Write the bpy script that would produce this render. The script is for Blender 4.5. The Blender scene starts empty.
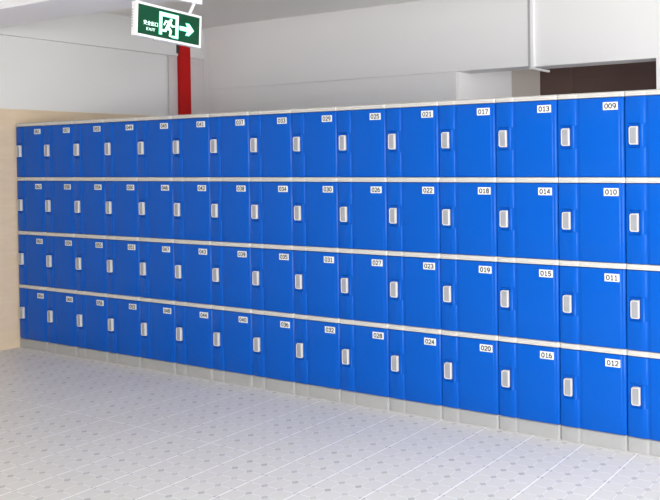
import bpy, bmesh, math, random
from mathutils import Vector, Matrix

# ------------------------------------------------------------------ camera
scene = bpy.context.scene
COL = scene.collection
yaw, pitch, roll = 0.519553, -0.014075, -0.01189
fpx = 836.104
cy, sy = math.cos(yaw), math.sin(yaw)
cp, sp = math.cos(pitch), math.sin(pitch)
cr, sr = math.cos(roll), math.sin(roll)
fwd = Vector((-sy*cp, cy*cp, sp))
r0 = Vector((cy, sy, 0)); u0 = r0.cross(fwd)
rr = cr*r0 + sr*u0
uu = -sr*r0 + cr*u0
cd = bpy.data.cameras.new('camera')
cam = bpy.data.objects.new('camera', cd)
COL.objects.link(cam)
m = Matrix((rr, uu, -fwd)).transposed().to_4x4()
m.translation = Vector((6.88129, -4.10188, 1.52445))
cam.matrix_world = m
cd.sensor_width = 36.0
cd.lens = 36.0*fpx/660.0
cd.shift_x = -158.266/660.0
cd.shift_y = -78.761/660.0
cd.clip_start = 0.05
scene.camera = cam

# ------------------------------------------------------------------ world, lights, exposure
w = bpy.data.worlds.new('world'); scene.world = w
w.use_nodes = True
bg = w.node_tree.nodes['Background']
bg.inputs[0].default_value = (0.93, 0.96, 1.0, 1)
bg.inputs[1].default_value = 3.7

def area(name, loc, target, sx, sy_, power, col):
    d = bpy.data.lights.new(name, 'AREA'); d.shape = 'RECTANGLE'
    d.size = sx; d.size_y = sy_; d.energy = power; d.color = col
    o = bpy.data.objects.new(name, d); COL.objects.link(o)
    o.location = loc
    o.rotation_euler = (Vector(target)-Vector(loc)).to_track_quat('-Z', 'Y').to_euler()
    return o
area('window_daylight', (9.2, -5.8, 1.2), (3.6, 1.8, 2.7), 3.4, 2.0, 520, (1.0, 0.985, 0.96))

scene.view_settings.view_transform = 'Standard'
scene.view_settings.look = 'None'
scene.view_settings.gamma = 1.0
scene.view_settings.use_curve_mapping = False
scene.view_settings.exposure = -0.12

# ------------------------------------------------------------------ materials
def mat(name, col, rough=0.5, spec=0.5, metal=0.0, noise=None, bump=None, emit=None, coat=0.0):
    m = bpy.data.materials.new(name); m.use_nodes = True
    nt = m.node_tree; b = nt.nodes['Principled BSDF']
    b.inputs['Base Color'].default_value = (*col, 1)
    b.inputs['Roughness'].default_value = rough
    b.inputs['Specular IOR Level'].default_value = spec
    b.inputs['Metallic'].default_value = metal
    b.inputs['Coat Weight'].default_value = coat
    tc = nt.nodes.new('ShaderNodeTexCoord')
    if noise:
        sc, amt = noise
        n = nt.nodes.new('ShaderNodeTexNoise'); n.inputs['Scale'].default_value = sc
        n.inputs['Detail'].default_value = 4
        nt.links.new(tc.outputs['Object'], n.inputs['Vector'])
        mx = nt.nodes.new('ShaderNodeMix'); mx.data_type = 'RGBA'
        mx.inputs['A'].default_value = (*[c*(1-amt) for c in col], 1)
        mx.inputs['B'].default_value = (*[min(1, c*(1+amt)) for c in col], 1)
        nt.links.new(n.outputs['Fac'], mx.inputs['Factor'])
        nt.links.new(mx.outputs['Result'], b.inputs['Base Color'])
    if bump:
        sc, st = bump
        n = nt.nodes.new('ShaderNodeTexNoise'); n.inputs['Scale'].default_value = sc
        nt.links.new(tc.outputs['Object'], n.inputs['Vector'])
        bp = nt.nodes.new('ShaderNodeBump'); bp.inputs['Strength'].default_value = st
        bp.inputs['Distance'].default_value = 0.002
        nt.links.new(n.outputs['Fac'], bp.inputs['Height'])
        nt.links.new(bp.outputs['Normal'], b.inputs['Normal'])
    if emit:
        ec, es = emit
        b.inputs['Emission Color'].default_value = (*ec, 1)
        b.inputs['Emission Strength'].default_value = es
    return m

M_blue = mat('blue_plastic', (0.0010, 0.083, 0.445), rough=0.32, spec=0.13, noise=(3.0, 0.03), bump=(260, 0.06))
M_rail = mat('offwhite_plastic', (0.53, 0.52, 0.50), rough=0.45)
M_plinth = mat('grey_plinth_plastic', (0.335, 0.34, 0.345), rough=0.45)
M_handle = mat('handle_plastic', (0.64, 0.62, 0.59), rough=0.35)
M_inset = mat('handle_grey_metal', (0.30, 0.31, 0.34), rough=0.4)
M_plate = mat('white_number_plate', (0.72, 0.73, 0.74), rough=0.4)
M_digit = mat('grey_digit_ink', (0.05, 0.055, 0.06), rough=0.6)
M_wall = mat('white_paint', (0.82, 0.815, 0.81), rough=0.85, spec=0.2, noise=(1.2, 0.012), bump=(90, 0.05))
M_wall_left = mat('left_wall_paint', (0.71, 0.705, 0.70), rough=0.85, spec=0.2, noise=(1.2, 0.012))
M_beam = mat('beam_paint', (0.88, 0.89, 0.93), rough=0.85, spec=0.2)
M_reveal = mat('bright_white_paint', (0.92, 0.91, 0.905), rough=0.8, spec=0.2)
M_pink = mat('pale_pink_grey_paint', (0.62, 0.575, 0.575), rough=0.85, spec=0.2)
M_ceil = mat('ceiling_paint', (0.90, 0.89, 0.87), rough=0.9, spec=0.2)
M_farwall = mat('grey_paint', (0.28, 0.28, 0.29), rough=0.9, spec=0.2)
M_trim = mat('white_trim', (0.85, 0.85, 0.85), rough=0.5)
M_greytrim = mat('grey_trim', (0.45, 0.45, 0.46), rough=0.6)
M_brown = mat('dark_brown_panel', (0.125, 0.075, 0.062), rough=0.7, noise=(4, 0.12))
M_reveal_shade = mat('reveal_shade_taupe', (0.60, 0.54, 0.49), rough=0.8, noise=(3, 0.06))  # taupe stands in for shade deep inside the opening
M_red = mat('red_paint', (0.48, 0.006, 0.006), spec=0.2, rough=0.5, noise=(8, 0.1))
M_bracket = mat('dark_bracket', (0.05, 0.02, 0.02), rough=0.6)
M_signframe = mat('sign_white_plastic', (0.82, 0.82, 0.84), rough=0.35)
M_signgreen = mat('sign_green', (0.003, 0.05, 0.022), rough=0.3, spec=0.2, emit=((0.0, 0.10, 0.04), 0.2))
M_signlit = mat('sign_lit_white', (0.75, 0.95, 0.88), rough=0.4, emit=((0.62, 1.0, 0.84), 1.3))
M_signglow = mat('sign_lit_green', (0.05, 0.6, 0.35), rough=0.4, emit=((0.0, 0.85, 0.45), 0.8))

def M(nt, op, a, b=None, c=None):
    n = nt.nodes.new('ShaderNodeMath'); n.operation = op
    for i, v in enumerate((a, b, c)):
        if v is None: continue
        if isinstance(v, (int, float)): n.inputs[i].default_value = v
        else: nt.links.new(v, n.inputs[i])
    return n.outputs[0]

def mixc(nt, f, a, b):
    n = nt.nodes.new('ShaderNodeMix'); n.data_type = 'RGBA'
    nt.links.new(f, n.inputs['Factor'])
    for v, k in ((a, 'A'), (b, 'B')):
        if isinstance(v, tuple): n.inputs[k].default_value = (*v, 1)
        else: nt.links.new(v, n.inputs[k])
    return n.outputs['Result']

def floor_material():
    m = bpy.data.materials.new('octagon_dot_tiles'); m.use_nodes = True
    nt = m.node_tree; b = nt.nodes['Principled BSDF']
    g = nt.nodes.new('ShaderNodeNewGeometry')
    s = nt.nodes.new('ShaderNodeSeparateXYZ'); nt.links.new(g.outputs['Position'], s.inputs[0])
    X = M(nt, 'SUBTRACT', s.outputs[0], 0.005); Y = M(nt, 'ADD', s.outputs[1], 0.032)
    def dist(v, per):   # distance to nearest multiple of per
        t = M(nt, 'FLOORED_MODULO', M(nt, 'ADD', v, per/2), per)
        return M(nt, 'ABSOLUTE', M(nt, 'SUBTRACT', t, per/2))
    dx = dist(X, 0.1); dy = dist(Y, 0.1)
    l1 = M(nt, 'ADD', dx, dy)
    dot = M(nt, 'LESS_THAN', l1, 0.0205)
    ring = M(nt, 'MULTIPLY', M(nt, 'LESS_THAN', l1, 0.0240), M(nt, 'GREATER_THAN', l1, 0.0205))
    thin = M(nt, 'LESS_THAN', M(nt, 'MINIMUM', dx, dy), 0.0022)
    gx = M(nt, 'LESS_THAN', dist(X, 0.3), 0.0042)
    gy = M(nt, 'LESS_THAN', dist(Y, 0.3), 0.0042)
    # per-dot variation
    ix = M(nt, 'ROUND', M(nt, 'DIVIDE', X, 0.1)); iy = M(nt, 'ROUND', M(nt, 'DIVIDE', Y, 0.1))
    cb = nt.nodes.new('ShaderNodeCombineXYZ'); nt.links.new(ix, cb.inputs[0]); nt.links.new(iy, cb.inputs[1])
    wn = nt.nodes.new('ShaderNodeTexWhiteNoise'); wn.noise_dimensions = '2D'; nt.links.new(cb.outputs[0], wn.inputs['Vector'])
    base = (0.60, 0.595, 0.61)
    no = nt.nodes.new('ShaderNodeTexNoise'); no.inputs['Scale'].default_value = 1.3; no.inputs['Detail'].default_value = 5
    nt.links.new(g.outputs['Position'], no.inputs['Vector'])
    c0 = mixc(nt, no.outputs['Fac'], (0.655, 0.64, 0.605), (0.77, 0.755, 0.72))
    cdot = mixc(nt, wn.outputs['Value'], (0.64, 0.625, 0.60), (0.48, 0.47, 0.45))
    c = mixc(nt, M(nt, 'MULTIPLY', thin, 0.9), c0, (0.86, 0.86, 0.85))
    c = mixc(nt, M(nt, 'MULTIPLY', ring, 0.6), c, (0.86, 0.86, 0.85))
    c = mixc(nt, dot, c, cdot)
    # worn grout: stronger in some tiles than in others
    n2 = nt.nodes.new('ShaderNodeTexNoise'); n2.inputs['Scale'].default_value = 0.8
    nt.links.new(g.outputs['Position'], n2.inputs['Vector'])
    st = M(nt, 'MULTIPLY_ADD', n2.outputs['Fac'], 0.5, -0.05)
    # the row of joints 0.93 m out from the lockers was grouted wider and cleaner
    row = M(nt, 'COMPARE', M(nt, 'ROUND', M(nt, 'DIVIDE', Y, 0.3)), -3.0, 0.1)
    row = M(nt, 'MULTIPLY', row, M(nt, 'LESS_THAN', X, 3.6))
    st = M(nt, 'MAXIMUM', st, M(nt, 'MULTIPLY', row, 0.75))
    c = mixc(nt, M(nt, 'MULTIPLY', gy, st), c, (0.9, 0.9, 0.89))
    c = mixc(nt, gx, c, (0.95, 0.95, 0.94))
    nt.links.new(c, b.inputs['Base Color'])
    b.inputs['Roughness'].default_value = 0.42
    b.inputs['Specular IOR Level'].default_value = 0.4
    bp = nt.nodes.new('ShaderNodeBump'); bp.inputs['Strength'].default_value = 0.25; bp.inputs['Distance'].default_value = 0.001
    bp.invert = True
    nt.links.new(M(nt, 'MAXIMUM', M(nt, 'MAXIMUM', thin, dot), gx), bp.inputs['Height'])
    nt.links.new(bp.outputs['Normal'], b.inputs['Normal'])
    return m
M_floor = floor_material()

def tile_wall_material():
    m = bpy.data.materials.new('beige_marble_tile'); m.use_nodes = True
    nt = m.node_tree; b = nt.nodes['Principled BSDF']
    g = nt.nodes.new('ShaderNodeNewGeometry')
    s = nt.nodes.new('ShaderNodeSeparateXYZ'); nt.links.new(g.outputs['Position'], s.inputs[0])
    def joint(v, off, per, wd):
        t = M(nt, 'FLOORED_MODULO', M(nt, 'SUBTRACT', v, off-per/2), per)
        return M(nt, 'LESS_THAN', M(nt, 'ABSOLUTE', M(nt, 'SUBTRACT', t, per/2)), wd)
    j = M(nt, 'MAXIMUM', joint(s.outputs[1], 0.384, 0.6, 0.0014), joint(s.outputs[2], 1.99, 0.4, 0.0014))
    mp = nt.nodes.new('ShaderNodeMapping'); mp.inputs['Scale'].default_value = (1, 1, 3.2)
    nt.links.new(g.outputs['Position'], mp.inputs[0])
    no = nt.nodes.new('ShaderNodeTexNoise'); no.inputs['Scale'].default_value = 5; no.inputs['Detail'].default_value = 8
    no.inputs['Distortion'].default_value = 0.7
    nt.links.new(mp.outputs[0], no.inputs['Vector'])
    c0 = mixc(nt, no.outputs['Fac'], (0.60, 0.47, 0.33), (0.72, 0.585, 0.43))
    c = mixc(nt, M(nt, 'MULTIPLY', j, 0.5), c0, (0.74, 0.68, 0.58))
    nt.links.new(c, b.inputs['Base Color'])
    b.inputs['Roughness'].default_value = 0.5
    b.inputs['Specular IOR Level'].default_value = 0.3
    return m
M_tile = tile_wall_material()

# ------------------------------------------------------------------ helpers
def link(name, bm, mats, parent=None, smooth=False):
    bmesh.ops.recalc_face_normals(bm, faces=bm.faces)
    me = bpy.data.meshes.new(name); bm.to_mesh(me); bm.free()
    for mm in (mats if isinstance(mats, (list, tuple)) else [mats]): me.materials.append(mm)
    if smooth:
        for p in me.polygons: p.use_smooth = True
    o = bpy.data.objects.new(name, me); COL.objects.link(o)
    if parent: o.parent = parent
    return o

def add_box(bm, a, b, bevel=0.0, mi=0, seg=2):
    r = bmesh.ops.create_cube(bm, size=1.0)
    vs = r['verts']
    for v in vs:
        v.co = Vector((a[i] + (b[i]-a[i])*(v.co[i]+0.5) for i in range(3)))
    fs = set(f for v in vs for f in v.link_faces)
    for f in fs: f.material_index = mi
    if bevel:
        es = set(e for v in vs for e in v.link_edges)
        bmesh.ops.bevel(bm, geom=list(es), offset=bevel, segments=seg, affect='EDGES', profile=0.6)
    return bm

def box(name, a, b, m, parent=None, bevel=0.0):
    bm = bmesh.new(); add_box(bm, a, b, bevel)
    return link(name, bm, m, parent)

def structure(o):
    o['kind'] = 'structure'; return o

def empty(name, loc, label, cat, group=None):
    o = bpy.data.objects.new(name, None); COL.objects.link(o)
    o.empty_display_size = 0.05
    o.location = loc; o['label'] = label; o['category'] = cat
    if group: o['group'] = group
    return o

def add_prism(bm, pts, y0, y1, mi=0):
    """2D polygon (a, b) in local x,z extruded between y0 and y1"""
    f0 = [bm.verts.new((p[0], y0, p[1])) for p in pts]
    f1 = [bm.verts.new((p[0], y1, p[1])) for p in pts]
    n = len(pts)
    fs = [bm.faces.new(f0), bm.faces.new(f1[::-1])]
    for i in range(n):
        fs.append(bm.faces.new((f0[i], f1[i], f1[(i+1) % n], f0[(i+1) % n])))
    for f in fs: f.material_index = mi

# ------------------------------------------------------------------ room shell
XL = -0.015
H = 2.92
XR = 11.5
YN = -8.5
YB = 2.0
structure(box('floor', (XL-0.3, YN, -0.1), (XR, 4.2, 0.0), M_floor))
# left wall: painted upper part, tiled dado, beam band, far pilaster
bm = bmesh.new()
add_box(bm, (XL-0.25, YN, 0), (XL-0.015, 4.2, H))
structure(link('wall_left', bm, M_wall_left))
bm = bmesh.new()
add_box(bm, (XL-0.015, YN, 0), (XL, YB, 1.992), bevel=0.002)
structure(link('trim_1', bm, M_tile))                      # beige tiled dado of the left wall
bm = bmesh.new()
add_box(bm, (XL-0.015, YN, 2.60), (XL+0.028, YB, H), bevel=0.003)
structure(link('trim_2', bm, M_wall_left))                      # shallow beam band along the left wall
bm = bmesh.new()
add_box(bm, (XL, 1.56, 0), (XL+0.01, YB, 2.60), bevel=0.004)
structure(link('trim_3', bm, M_pink))                      # pink-grey corner panel
# back wall strip, infill, header
structure(box('wall_back_corner', (XL-0.015, YB, 0), (0.13, YB+0.2, H), M_wall))
bm = bmesh.new()
add_box(bm, (0.11, YB-0.030, 2.278), (3.80, YB+0.2, H), bevel=0.004)
structure(link('wall_back_header', bm, M_wall))
bm = bmesh.new()
add_box(bm, (3.84, YB-0.012, 2.272), (5.7, YB+0.2, H), bevel=0.004)
structure(link('wall_back_header_right', bm, M_wall))
bm = bmesh.new()
add_box(bm, (0.13, YB-0.022, 0), (3.10, YB+0.02, 2.278), bevel=0.003)
structure(link('wall_back', bm, M_wall))
bm = bmesh.new()
add_box(bm, (4.86, YB-0.010, 0), (5.7, YB+0.2, 2.272), bevel=0.003)
structure(link('wall_back_right', bm, M_wall))
# vertical joint trim
bm = bmesh.new()
add_box(bm, (3.795, YB-0.034, 2.262), (3.818, YB-0.01, H), bevel=0.003)
structure(link('trim_4', bm, M_greytrim))
bm = bmesh.new()
add_box(bm, (3.818, YB-0.040, 2.262), (3.848, YB-0.005, H), bevel=0.004)
structure(link('trim_5', bm, M_trim))
bm = bmesh.new()
add_box(bm, (3.80, YB-0.03, 2.255), (3.822, YB+0.32, 2.275), bevel=0.003)
structure(link('trim_6', bm, M_trim))                      # bright ledge running back under the header
# dark room behind the opening
structure(box('wall_recess_left', (2.9, YB+0.02, 0), (3.10, 2.98, H), M_reveal))
structure(box('wall_recess_left_rear', (2.9, 2.98, 0), (3.098, 3.65, H), M_reveal_shade))  # rear stretch of the white side wall, its shade painted in as colour
bm = bmesh.new()
add_box(bm, (3.0, 3.65, 0), (XR, 3.85, 2.325))
add_box(bm, (3.0, 3.657, 2.325), (XR, 3.85, 2.333))
add_box(bm, (3.0, 3.65, 2.333), (XR, 3.85, H))
structure(link('wall_recess_back', bm, M_brown))
structure(box('trim_7', (3.10, 3.60, 0), (3.44, 3.65, H), M_brown))
# unseen wall behind the camera, added to block light and dim door reflections
structure(box('wall_front_added', (XL-0.25, -7.2, 0), (XR, -7.0, H), M_farwall))
# ceiling and beam
structure(box('ceiling', (XL-0.25, YN, H), (XR, 4.2, H+0.15), M_ceil))
bm = bmesh.new()
add_box(bm, (XL, -0.75, 2.60), (XR, -0.30, H), bevel=0.006)
structure(link('ceiling_beam', bm, M_beam))

# ------------------------------------------------------------------ lockers
W = 0.382
DEPTH = 0.5
R = [1.8425, 1.4087, 0.9615, 0.5145, 0.0783]   # top cap underside, three rails (centre), plinth top
TOP = 1.871
HR = 0.0145
# cross-section of the fronts, x along the row, y depth (minus = towards the room)
A = [(.0032, .020), (.0032, .006), (.0042, .0022), (.0075, .000), (.0120, -.0004), (.0220, -.0016), (.0225, -.0017), (.0400, -.0038),
     (.0600, -.0052), (.0790, -.0056), (.0830, -.0056), (.0940, -.0050), (.1010, -.0040), (.1070, -.0030), (.1095, -.0018), (.1105, -.0002),
     (.1125, .0008), (.1240, .0008), (.1290, -.0016),
     (.1315, -.0027), (.1345, -.0030), (.3500, -.0030), (.3530, -.0026), (.3550, -.0008), (.3575, -.0002), (.3660, -.0008),
     (.3700, .0004), (.3745, .0040), (.3788, .0095), (.3788, .020)]
B = list(A)
for i, p in {4: (.0120, .0002), 5: (.0205, .0006), 6: (.0225, .0080), 7: (.0400, .0085), 8: (.0600, .0085), 9: (.0790, .0080),
             10: (.0825, -.0030), 11: (.0935, -.0034), 12: (.0985, .0008), 13: (.1040, .0008), 14: (.1080, .0008),
             15: (.1105, .0008)}.items():
    B[i] = p

def profile_mesh(levels, back, relief=1.0):
    """levels: (z, mix A>B, y offset, x inset); grid lofted in z and closed at the back"""
    bm = bmesh.new()
    rows = []
    for z, mx, yo, _ in levels:
        row = []
        for (ax, ay), (bx_, by) in zip(A, B):
            x = ax*(1-mx) + bx_*mx; y = ay*(1-mx) + by*mx
            y = y*(relief if y < 0 else 1.0) + yo
            row.append(bm.verts.new((x, min(y, back-0.001), z)))
        row.append(bm.verts.new((.3788, back, z))); row.insert(0, bm.verts.new((.0032, back, z)))
        rows.append(row)
    for a, b in zip(rows[:-1], rows[1:]):
        n = len(a)
        for i in range(n):
            bm.faces.new((a[i], a[(i+1) % n], b[(i+1) % n], b[i]))
    bm.faces.new(rows[0]); bm.faces.new(rows[-1][::-1])
    return bm

def finish(name, bm, m, parent, angle=38):
    o = link(name, bm, m, parent)
    for p in o.data.polygons: p.use_smooth = True
    try:
        o.data.set_sharp_from_angle(angle=math.radians(angle))
    except Exception:
        pass
    return o

def stretch(o, x0=-0.002, x1=0.3835):
    return o

def build_front(kind, z0, z1, parent):
    if kind == 'door':
        zc = z0 + (z1-z0)*0.515
        g = 0.0028
        lv = [(z0+g, 0, .0035, 0), (z0+g+.001, 0, .0012, 0), (z0+g+.003, 0, 0, 0)]
        lv += [(zc-.0655, 0, 0, 0), (zc-.0625, .25, 0, 0), (zc-.0600, .85, 0, 0), (zc-.0585, 1, 0, 0)]
        lv += [(zc+.0585, 1, 0, 0), (zc+.0600, .85, 0, 0), (zc+.0625, .25, 0, 0), (zc+.0655, 0, 0, 0)]
        lv += [(z1-g-.003, 0, 0, 0), (z1-g-.001, 0, .0012, 0), (z1-g, 0, .0035, 0)]
        return finish('door', profile_mesh(lv, .021), M_blue, parent), zc

def build_rail(name, z0, z1, m, parent, ridges=True, back=.03):
    if ridges:
        h = z1-z0
        lv = [(z0, 0, .003, 0), (z0+.002, 0, -.001, 0), (z0+.0075, 0, -.001, 0), (z0+.009, 0, .0015, 0),
              (z1-.009, 0, .0015, 0), (z1-.0075, 0, -.001, 0), (z1-.002, 0, -.001, 0), (z1, 0, .003, 0)]
    else:
        lv = [(z0, 0, .0, 0), (z1-.006, 0, .0, 0), (z1-.0045, 0, -.0025, 0), (z1-.001, 0, -.0025, 0), (z1, 0, .001, 0)]
    bm = profile_mesh(lv, back, 0.4)
    for v in bm.verts:            # rails run the module's full width, leaving only a hairline seam
        if v.co.x < .0035: v.co.x = .0012
        if v.co.x > .3780: v.co.x = .3808
    return finish(name, bm, m, parent)

def build_handle(zc, parent):
    bm = bmesh.new()
    # housing: deep at the left, rounded left corners, gripping lip at the right
    x0, x1, hz, yf = .028, .073, .047, -.0150
    prof = []
    rad = .011
    for k in range(6):
        t = math.pi/2*k/5
        prof.append((x0+rad-rad*math.cos(t)*1.0, hz-rad+rad*math.sin(t)))
    prof += [(x1-.002, hz), (x1, hz-.002), (x1, -hz+.002), (x1-.002, -hz)]
    for k in range(6):
        t = math.pi/2*k/5
        prof.append((x0+rad-rad*math.sin(t), -hz+rad-rad*math.cos(t)))
    n = len(prof)
    cx = (x0+x1)/2
    def ring(s, y):
        return [bm.verts.new((cx+(p[0]-cx)*s[0], y, zc+p[1]*s[1])) for p in prof]
    rings = [ring((1, 1), .004), ring((1, 1), yf+.003), ring((.95, .975), yf), ring((.80, .90), yf), ring((.76, .88), yf+.0035)]
    for a, b in zip(rings[:-1], rings[1:]):
        for i in range(n):
            bm.faces.new((a[i], a[(i+1) % n], b[(i+1) % n], b[i]))
    bm.faces.new(rings[0]); bm.faces.new(rings[-1][::-1])
    h = finish('handle', bm, M_handle, parent, 30)
    bm = bmesh.new()
    add_box(bm, (.0340, yf+.0012, zc-.0410), (.0670, yf+.0045, zc+.0410), .0008)
    for k in range(3):
        xa = .0400+.0085*k
        add_box(bm, (xa, yf+.0002, zc-.038), (xa+.0024, yf+.002, zc+.038), .0004)
    link('handle_inset', bm, M_inset, h)
    # shallow cup rim behind the handle
    return h

text_cache = {}
def text_mesh(txt, size, depth, sx=1.0, bold=0.0):
    cu = bpy.data.curves.new('lettering', 'FONT'); cu.body = txt; cu.size = size
    cu.align_x = 'CENTER'; cu.align_y = 'CENTER'; cu.extrude = depth; cu.space_character = sx; cu.offset = bold
    o = bpy.data.objects.new('lettering', cu); COL.objects.link(o)
    bpy.context.view_layer.update()
    dg = bpy.context.evaluated_depsgraph_get()
    me = bpy.data.meshes.new_from_object(o.evaluated_get(dg), depsgraph=dg)
    bpy.data.objects.remove(o); bpy.data.curves.remove(cu)
    return me

def build_plate(ztop, parent):
    bm = bmesh.new()
    add_box(bm, (.2665, -.0062, ztop-.0675), (.3490, -.0030, ztop-.0265), .0006, seg=1)
    return link('number_plate', bm, M_plate, parent)

def arc(cx, cz, rx, rz, a0, a1, n=10):
    return [(cx+rx*math.cos(math.radians(a0+(a1-a0)*k/n)), cz+rz*math.sin(math.radians(a0+(a1-a0)*k/n))) for k in range(n+1)]
GLYPH = {   # pen strokes of each digit in a cell one unit wide and one high
    '0': [arc(.5, .5, .5, .5, 0, 360, 18)],
    '1': [[(.22, .80), (.58, 1.0), (.58, 0.0)], [(.25, 0), (.90, 0)]],
    '2': [arc(.5, .70, .47, .30, 160, -35, 10) + [(.03, .0), (1.0, .0)]],
    '3': [arc(.48, .75, .44, .25, 150, -90, 10) + arc(.48, .25, .50, .25, 90, -150, 10)],
    '4': [[(.72, .0), (.72, 1.0), (.0, .30), (1.0, .30)]],
    '5': [[(.92, 1.0), (.15, 1.0), (.10, .56)] + arc(.48, .32, .50, .32, 130, -145, 12)],
    '6': [arc(.5, .32, .47, .32, 0, 360, 14), arc(.62, .42, .60, .60, 95, 185, 8)],
    '7': [[(.02, 1.0), (.98, 1.0), (.40, .0)]],
    '8': [arc(.5, .75, .42, .25, 0, 360, 14), arc(.5, .25, .48, .25, 0, 360, 14)],
    '9': [arc(.5, .68, .47, .32, 0, 360, 14), arc(.38, .58, .60, .60, 5, -85, 8)],
}
def add_number(bm, txt, cx, cz, dw=.0158, dh=.0235, pitch_=.0222, wd=.0050, y0=-.0072, y1=-.0055):
    for k, chd in enumerate(txt):
        ox = cx + (k-1)*pitch_ - dw/2; oz = cz - dh/2
        for st_ in GLYPH[chd]:
            for (a, b), (c_, d_) in zip(st_[:-1], st_[1:]):
                p = Vector((ox+a*dw, oz+b*dh)); q = Vector((ox+c_*dw, oz+d_*dh))
                e = (q-p).normalized()*wd*.5; nn = Vector((-e.y, e.x))
                p = p-e*.6; q = q+e*.6
                add_prism(bm, [p+nn, q+nn, q-nn, p-nn], y0, y1, 1)

TIERS = ['top', 'second', 'third', 'bottom']
ORD = ['first', 'second', 'third', 'fourth', 'fifth', 'sixth', 'seventh', 'eighth', 'ninth', 'tenth', 'eleventh', 'twelfth',
       'thirteenth', 'fourteenth', 'fifteenth']
protos = []
for t in range(4):
    z1 = R[t] - (HR if t else 0)
    z0 = R[t+1] + (HR if t < 3 else 0)
    zb = 0
    root = empty('locker', (0, 0, z0), '', 'locker', 'blue lockers in the %s tier' % TIERS[t])
    root_children = []
    # everything is modelled in world heights, then shifted to the root
    bm = bmesh.new()
    add_box(bm, (.0012, .022, z0+.0005), (W-.0012, DEPTH, z1-.0005), .001, seg=1)
    body = link('body', bm, M_blue, root)
    door, zc = build_front('door', z0, z1, root)
    hd = build_handle(zc, door)
    pl = build_plate(z1, door)
    if t == 0:
        bmr = profile_mesh([(z1, 0, .002, 0), (z1+.002, 0, -.002, 0), (z1+.010, 0, -.002, 0), (z1+.012, 0, .001, 0),
                            (z1+.022, 0, .001, 0), (TOP-.003, 0, .006, 0), (TOP, 0, .012, 0)], DEPTH, 0.4)
        for v in bmr.verts:
            if v.co.x < .0035: v.co.x = .0012
            if v.co.x > .3780: v.co.x = .3808
        cap = finish('top_panel', bmr, M_rail, root)
    else:
        cap = build_rail('divider_rail', R[t]-HR, R[t]+HR, M_rail, root, True, back=.35)
    for o in [body, door, cap, hd, pl] + list(hd.children):
        o.data.transform(Matrix.Translation((0, 0, -z0)))
    protos.append((root, z0))

def copy_tree(o, parent=None):
    c = o.copy(); COL.objects.link(c)
    if parent is not None:
        c.parent = parent
    for ch in list(o.children):
        copy_tree(ch, c)
    return c

lockers = []
NC = 15
for t, (root, z0) in enumerate(protos):
    for c in range(NC):
        o = root if c == NC-1 else copy_tree(root)
        o.location = (c*W, 0, z0)
        lockers.append((t, c, o))
for t, c, o in lockers:
    num = 61 - 4*c + t
    if c == 14:
        o['label'] = 'blue locker cut off by the right edge of the photo, in the %s tier' % TIERS[t]
    elif c == 0:
        o['label'] = 'blue locker numbered %03d, %s tier, directly beside the beige tiled left wall' % (num, TIERS[t])
    else:
        o['label'] = 'blue locker numbered %03d, %s tier, %s column from the left wall' % (num, TIERS[t], ORD[c])
    door = [ch for ch in o.children if ch.name.startswith('door')][0]
    plate = [ch for ch in door.children if ch.name.startswith('number_plate')][0]
    # digits are printed on the plate: same mesh, second material
    me = plate.data.copy(); plate.data = me
    me.materials.append(M_digit)
    bm = bmesh.new(); bm.from_mesh(me)
    zt = R[t] - (HR if t else 0) - protos[t][1]
    add_number(bm, '%03d' % num, .3078, zt-.0470)
    bm.to_mesh(me); bm.free()

# plinths under the columns
bm = profile_mesh([(0.0005, 0, .0, 0), (R[4]-.007, 0, .0, 0), (R[4]-.0055, 0, -.003, 0), (R[4]-.0035, 0, -.003, 0), (R[4], 0, .002, 0)], DEPTH, 0.4)
for v in bm.verts:
    if v.co.x < .0035: v.co.x = .0020
    if v.co.x > .3780: v.co.x = .3800
pl0 = finish('locker_plinth', bm, M_plinth, None)
for c in range(NC):
    o = pl0 if c == 0 else pl0.copy()
    if c: COL.objects.link(o)
    o.location = (c*W, 0, 0)
    num = 64-4*c
    if c == 14:
        o['label'] = 'grey plinth on the floor at the right edge, under the last visible locker column'
    elif c == 0:
        o['label'] = 'grey plinth on the floor at the left wall, under the locker numbered 064'
    else:
        o['label'] = 'grey plinth on the floor directly under the bottom locker numbered %03d' % num
    o['category'] = 'plinth'
    o['group'] = 'grey plinths under the lockers'

# ------------------------------------------------------------------ red duct on the left wall
red = empty('red_pipe', (0, 0, 0), 'red painted square fire pipe standing at the white corner behind the lockers', 'pipe')
bm = bmesh.new()
add_box(bm, (XL+.012, 1.660, 0.001), (XL+.060, 1.790, H-.001), .006)
link('pipe_body', bm, M_red, red)
bm = bmesh.new()
add_box(bm, (XL+.012, 1.640, 2.625), (XL+.050, 1.662, 2.80), .004)
o = link('pipe_clamp', bm, M_bracket, red)

# ------------------------------------------------------------------ exit sign
SX = 2.747
SW, SH, ST = 0.473, 0.200, 0.036
tilt = math.radians(3.1)
sign = empty('exit_sign', (SX, -0.693, 2.350),
             'green running man exit sign with white frame and arrow, hung from the ceiling beam', 'exit sign')
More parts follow.
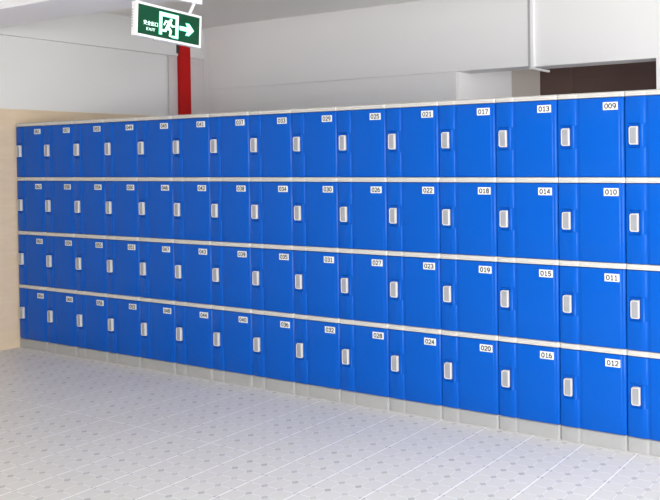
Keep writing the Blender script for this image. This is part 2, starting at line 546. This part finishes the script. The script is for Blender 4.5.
# local frame: x along the sign (world +Y), y into the sign (world -X), z up
sign.rotation_euler = Matrix(((0, -1, 0), (1, 0, 0), (0, 0, 1))).to_euler()
ROT = Matrix.Rotation(tilt, 4, 'Y')
def sput(name, bm, m, parent=None, smooth=False, tiltit=True):
    if tiltit: bmesh.ops.transform(bm, matrix=ROT, verts=bm.verts)
    return link(name, bm, m, parent or sign, smooth)
hw, hh = SW/2, SH/2
bm = bmesh.new()
fr = .0145
add_box(bm, (-hw, 0, -hh), (hw, ST, hh), .006)
add_box(bm, (-hw, -.006, hh-fr), (hw, .004, hh), .003)
add_box(bm, (-hw, -.006, -hh), (hw, .004, -hh+fr), .003)
add_box(bm, (-hw, -.006, -hh+fr-.002), (-hw+fr, .004, hh-fr+.002), .003)
add_box(bm, (hw-fr, -.006, -hh+fr-.002), (hw, .004, hh-fr+.002), .003)
# ventilation notches on the near end and a bottom screw boss
for k in range(7):
    add_box(bm, (-hw-.0015, .018, -.05+.016*k), (-hw+.002, .030, -.042+.016*k), 0, mi=1)
add_box(bm, (-.10, .008, -hh-.004), (-.06, .028, -hh+.002), .001, mi=1)
sput('sign_frame', bm, [M_signframe, M_greytrim])
bm = bmesh.new()
add_box(bm, (-hw+fr-.002, -.002, -hh+fr-.002), (hw-fr+.002, .003, hh-fr+.002))
panel = sput('sign_panel', bm, M_signgreen)
pw, ph = SW-2*fr, SH-2*fr
def uv(u, v): return (-pw/2 + pw*u, -ph/2 + ph*v)
def polys(name, lst, m, d0=-.0036, d1=-.0020):
    bm = bmesh.new()
    for i, pts in enumerate(lst): add_prism(bm, [uv(*p) for p in pts], d0-.00006*i, d1)
    return sput(name, bm, m, panel)
def limb(pts, wd):
    """quads along a polyline in u,v with width in u units"""
    out = []
    asp = pw/ph
    for (a, b), (w0, w1) in zip(zip(pts[:-1], pts[1:]), wd):
        dx, dz = (b[0]-a[0])*asp, (b[1]-a[1]); L = math.hypot(dx, dz); nx, nz = -dz/L, dx/L
        ex, ez = dx/L, dz/L
        out.append([(a[0]+nx*w0/asp-ex*w0*.5/asp, a[1]+nz*w0-ez*w0*.5), (b[0]+nx*w1/asp+ex*w1*.5/asp, b[1]+nz*w1+ez*w1*.5),
                    (b[0]-nx*w1/asp+ex*w1*.5/asp, b[1]-nz*w1+ez*w1*.5), (a[0]-nx*w0/asp-ex*w0*.5/asp, a[1]-nz*w0-ez*w0*.5)])
    return out
glow = 0.012
door_p = [[(.335, .89), (.640, .89), (.640, .77), (.335, .77)],
          [(.335, .77), (.375, .77), (.375, .12), (.335, .12)],
          [(.600, .77), (.640, .77), (.640, .08), (.600, .08)],
          [(.550, .14), (.600, .14), (.600, .08), (.550, .08)]]
def grow(p, du=.006, dv=.018):
    us = [q[0] for q in p]; vs = [q[1] for q in p]
    return [(min(us)-du, max(vs)+dv), (max(us)+du, max(vs)+dv), (max(us)+du, min(vs)-dv), (min(us)-du, min(vs)-dv)]
polys('doorway_outline', [grow(p) for p in door_p], M_signglow, -.0030, -.0018)
polys('doorway', door_p, M_signlit, -.0038)
head = [(.520+.020*math.cos(a*math.pi/6), .680+.050*math.sin(a*math.pi/6)) for a in range(12)]
man = [head]
man += limb([(.500, .59), (.470, .42)], [(.070, .060)])                      # torso, leaning forward
man += limb([(.495, .60), (.435, .60), (.410, .47)], [(.034, .028), (.028, .024)])   # trailing arm
man += limb([(.510, .58), (.540, .47), (.580, .49)], [(.034, .028), (.028, .024)])   # leading arm
man += limb([(.475, .41), (.520, .29), (.505, .13)], [(.050, .042), (.040, .032)])  # leading leg
man += limb([(.462, .41), (.430, .27), (.365, .27)], [(.050, .042), (.040, .032)])  # trailing leg
man += limb([(.505, .12), (.535, .11)], [(.026, .020)])
polys('running_figure', man, M_signlit, -.0040)
arrow_p = [[(.668, .545), (.80, .545), (.80, .415), (.668, .415)],
           [(.770, .685), (.820, .685), (.900, .48), (.820, .275), (.770, .275), (.800, .415), (.800, .545)]]
polys('arrow_outline', [grow(arrow_p[0]), [(.758, .71), (.824, .71), (.912, .48), (.824, .25), (.758, .25), (.79, .415), (.79, .545)]],
      M_signglow, -.0030, -.0018)
polys('arrow', arrow_p, M_signlit, -.0038)
bm = bmesh.new()
for txt, size, u, v, spc, wx in (('安全出口', .0285, .200, .40, 1.0, .90), ('EXIT', .0235, .200, .205, 1.15, 1.15)):
    tm = text_mesh(txt, size, .0006, spc)
    a, b = uv(u, v)
    tm.transform(Matrix.Translation((a, -.0036, b)) @ Matrix.Rotation(math.pi/2, 4, 'X') @ Matrix.Diagonal((wx, 1, 1, 1)))
    bm.from_mesh(tm)
sput('lettering', bm, M_signlit, panel)
# hanging bracket: plate on the beam with one visible stay
bm = bmesh.new()
add_box(bm, (-.10, .002, .162), (.255, .042, .2498), .004)
sput('mounting_plate', bm, M_signframe, None, tiltit=False)
for sx_ in (.185,):
    bm = bmesh.new()
    add_box(bm, (-.009, -.005, -.042), (.009, .005, .045), .002)
    bmesh.ops.transform(bm, matrix=Matrix.Translation((sx_, .020, .128)) @ Matrix.Rotation(math.radians(28), 4, 'Y'), verts=bm.verts)
    sput('stay', bm, M_signframe, None, tiltit=False)
